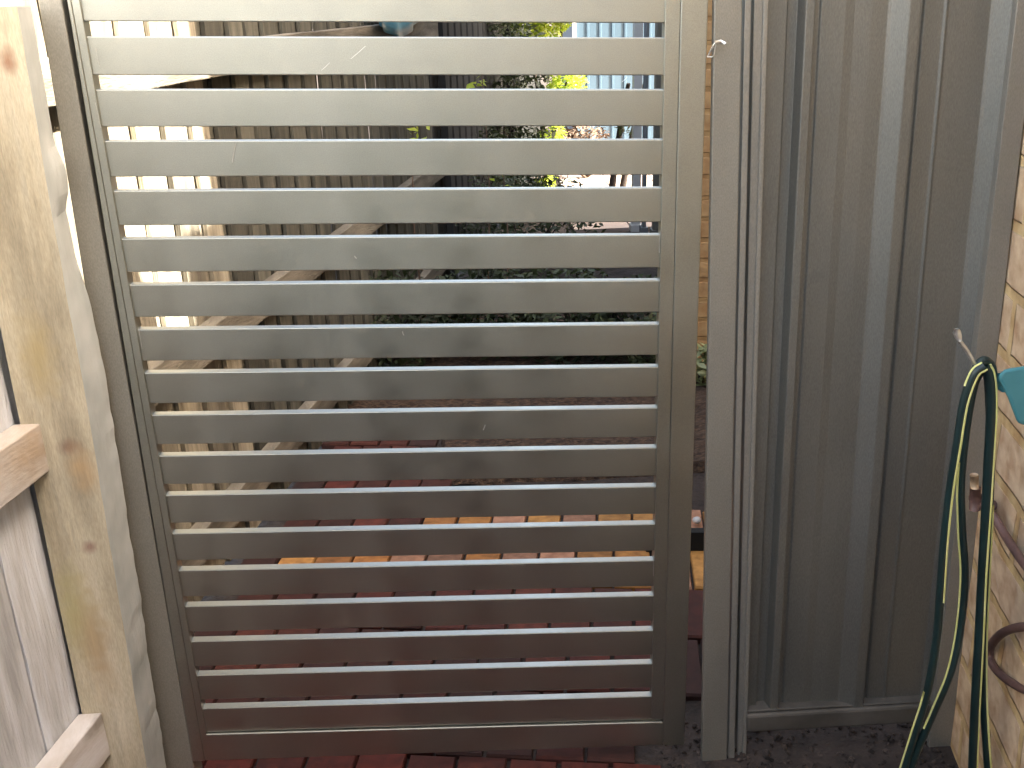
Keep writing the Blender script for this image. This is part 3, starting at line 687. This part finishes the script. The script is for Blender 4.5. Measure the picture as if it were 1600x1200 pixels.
vpost(1024, 1037, 5.0, 2.6, 'verandah_post', 'beige grey post at the extreme right of the upper gaps', 'post', mat('beige_post', (.10, .10, .085), (.13, .125, .11)))
# dark trunks near the posts
def bare(px, Y, lean, lab, seed):
    random.seed(seed); b0 = onY(px, 330, Y); t = thing('bare_stem', lab, 'plant', (b0.x, Y, 0), 'dark bare stems by the pale paving')
    pts = smoothpath([(b0.x, Y, 0), (b0.x + lean * .4, Y, .35), (b0.x + lean, Y + .05, .7), (b0.x + lean * 1.4, Y, .95)])
    obj('stem', tube(NB(), pts, .03, 9, rf=lambda u: 1 - .5 * u), M_bark, t, smooth=True)
    leaves('foliage', [((b0.x + lean * 1.1, Y, .72), (.12, .12, .14))], 160, M_leafd, .06, t, seed)
bare(952, 5.9, .10, 'dark leafy bare stem left of the white post, nearer the pale paving', 21)
bare(970, 6.4, .14, 'second dark bare stem, the one right beside the white post', 22)
# dark groundcover and low shrub
def lowshrub(px, py, Y, r, n, lab, seed, m=M_leafd, size=.05):
    c = onY(px, py, Y); t = thing('low_shrub', lab, 'shrub', (c.x, Y, 0), 'low dark shrubs beyond the path')
    leaves('foliage', [((c.x, Y, r[2] * .9), r)], n, m, size, t, seed); random.seed(seed)
    stems('stem', (c.x, Y, 0), [(c.x + random.uniform(-.6, .6) * r[0], Y, r[2] * 1.2) for _ in range(7)], .007, M_bark, t)
lowshrub(1000, 560, 2.45, (.26, .24, .22), 1500, 'low dark shrub at the right, beyond the mulch and nearest the house corner', 31)
lowshrub(880, 540, 2.6, (.30, .26, .24), 1700, 'low dark shrub right of centre, beyond the mulch', 35)
lowshrub(750, 530, 2.7, (.30, .26, .25), 1700, 'low dark shrub in the centre, beyond the mulch', 32)
lowshrub(610, 540, 2.6, (.28, .26, .25), 1500, 'low dark shrub left of centre, beside the dark palings', 33)
lowshrub(820, 420, 4.3, (.5, .4, .34), 1800, 'larger dark shrub farther back in front of the charcoal fence', 36)
lowshrub(795, 200, 5.7, (.34, .3, .85), 3600, 'tall dark leafy shrub added to cover the sunlit charcoal fence left of the lime shrub', 38, size=.06)  # put in to hide the sunlit stretch of side fence
lowshrub(740, 380, 5.2, (.5, .5, .42), 1800, 'farthest dark shrub, at the foot of the charcoal fence', 37)
lowshrub(1108, 625, 2.16, (.10, .08, .10), 160, 'small green tuft at the foot of the house corner', 34, M_grass, .07)
# fallen blades at the fence foot
def tuft(px, py, n, lab, seed, h=.12):
    random.seed(seed); c = onZ(px, py); bm = NB()
    for _ in range(n):
        a = random.uniform(0, 6.28); L = h * random.uniform(.6, 1.2); dx, dy = math.cos(a) * L * .5, math.sin(a) * L * .5
        b0 = c + Vector((random.uniform(-.02, .02), random.uniform(-.02, .02), 0)); wv = Vector((-dy, dx, 0)).normalized() * .003
        pr = None
        for i in range(5):
            u = i / 4; p = b0 + Vector((dx * u * u * 1.2, dy * u * u * 1.2, L * (u - .35 * u * u)))
            q = (bm.verts.new(p - wv * (1 - u * .8)), bm.verts.new(p + wv * (1 - u * .8)))
            if pr: bm.faces.new((pr[0], pr[1], q[1], q[0]))
            pr = q
    tag(obj('grass_tuft', bm, M_grass), lab, 'grass tuft', 'grass tufts at the fence foot')
tuft(430, 770, 14, 'grass tuft at the fence foot just before the mulch', 41)
tuft(365, 850, 12, 'grass tuft at the fence foot beside the cream pavers', 42, .09)
tuft(322, 905, 10, 'grass tuft at the fence foot nearest the gate hinge', 43, .08)
# white stone and edging seen in the slit
c = onZ(1089, 812, .03); bm = NB(); bmesh.ops.create_icosphere(bm, subdivisions=3, radius=.014, matrix=Matrix.Translation((c.x, c.y, .028)) @ Matrix.Diagonal((1, 1, .8, 1)))
for v in bm.verts: v.co += noise.noise_vector(v.co * 60) * .002
tag(obj('pebble', bm, M_white, smooth=True), 'round white pebble in the slit between the gate and latch post', 'stone')
a = onZ(1010, 842, .05); b_ = onZ(1130, 842, .05)  # low black box across the slit
bm = NB(); box(bm, (a.x, a.y - .0, -.03), (b_.x - a.x, -.02, 0), (0, .03, 0), (0, 0, .10)); tag(obj('black_bar', fix(bm), M_dfence, bevel=.002), 'short edging strip behind the white pebble slit', 'black_bar')
bpy.context.view_layer.update()
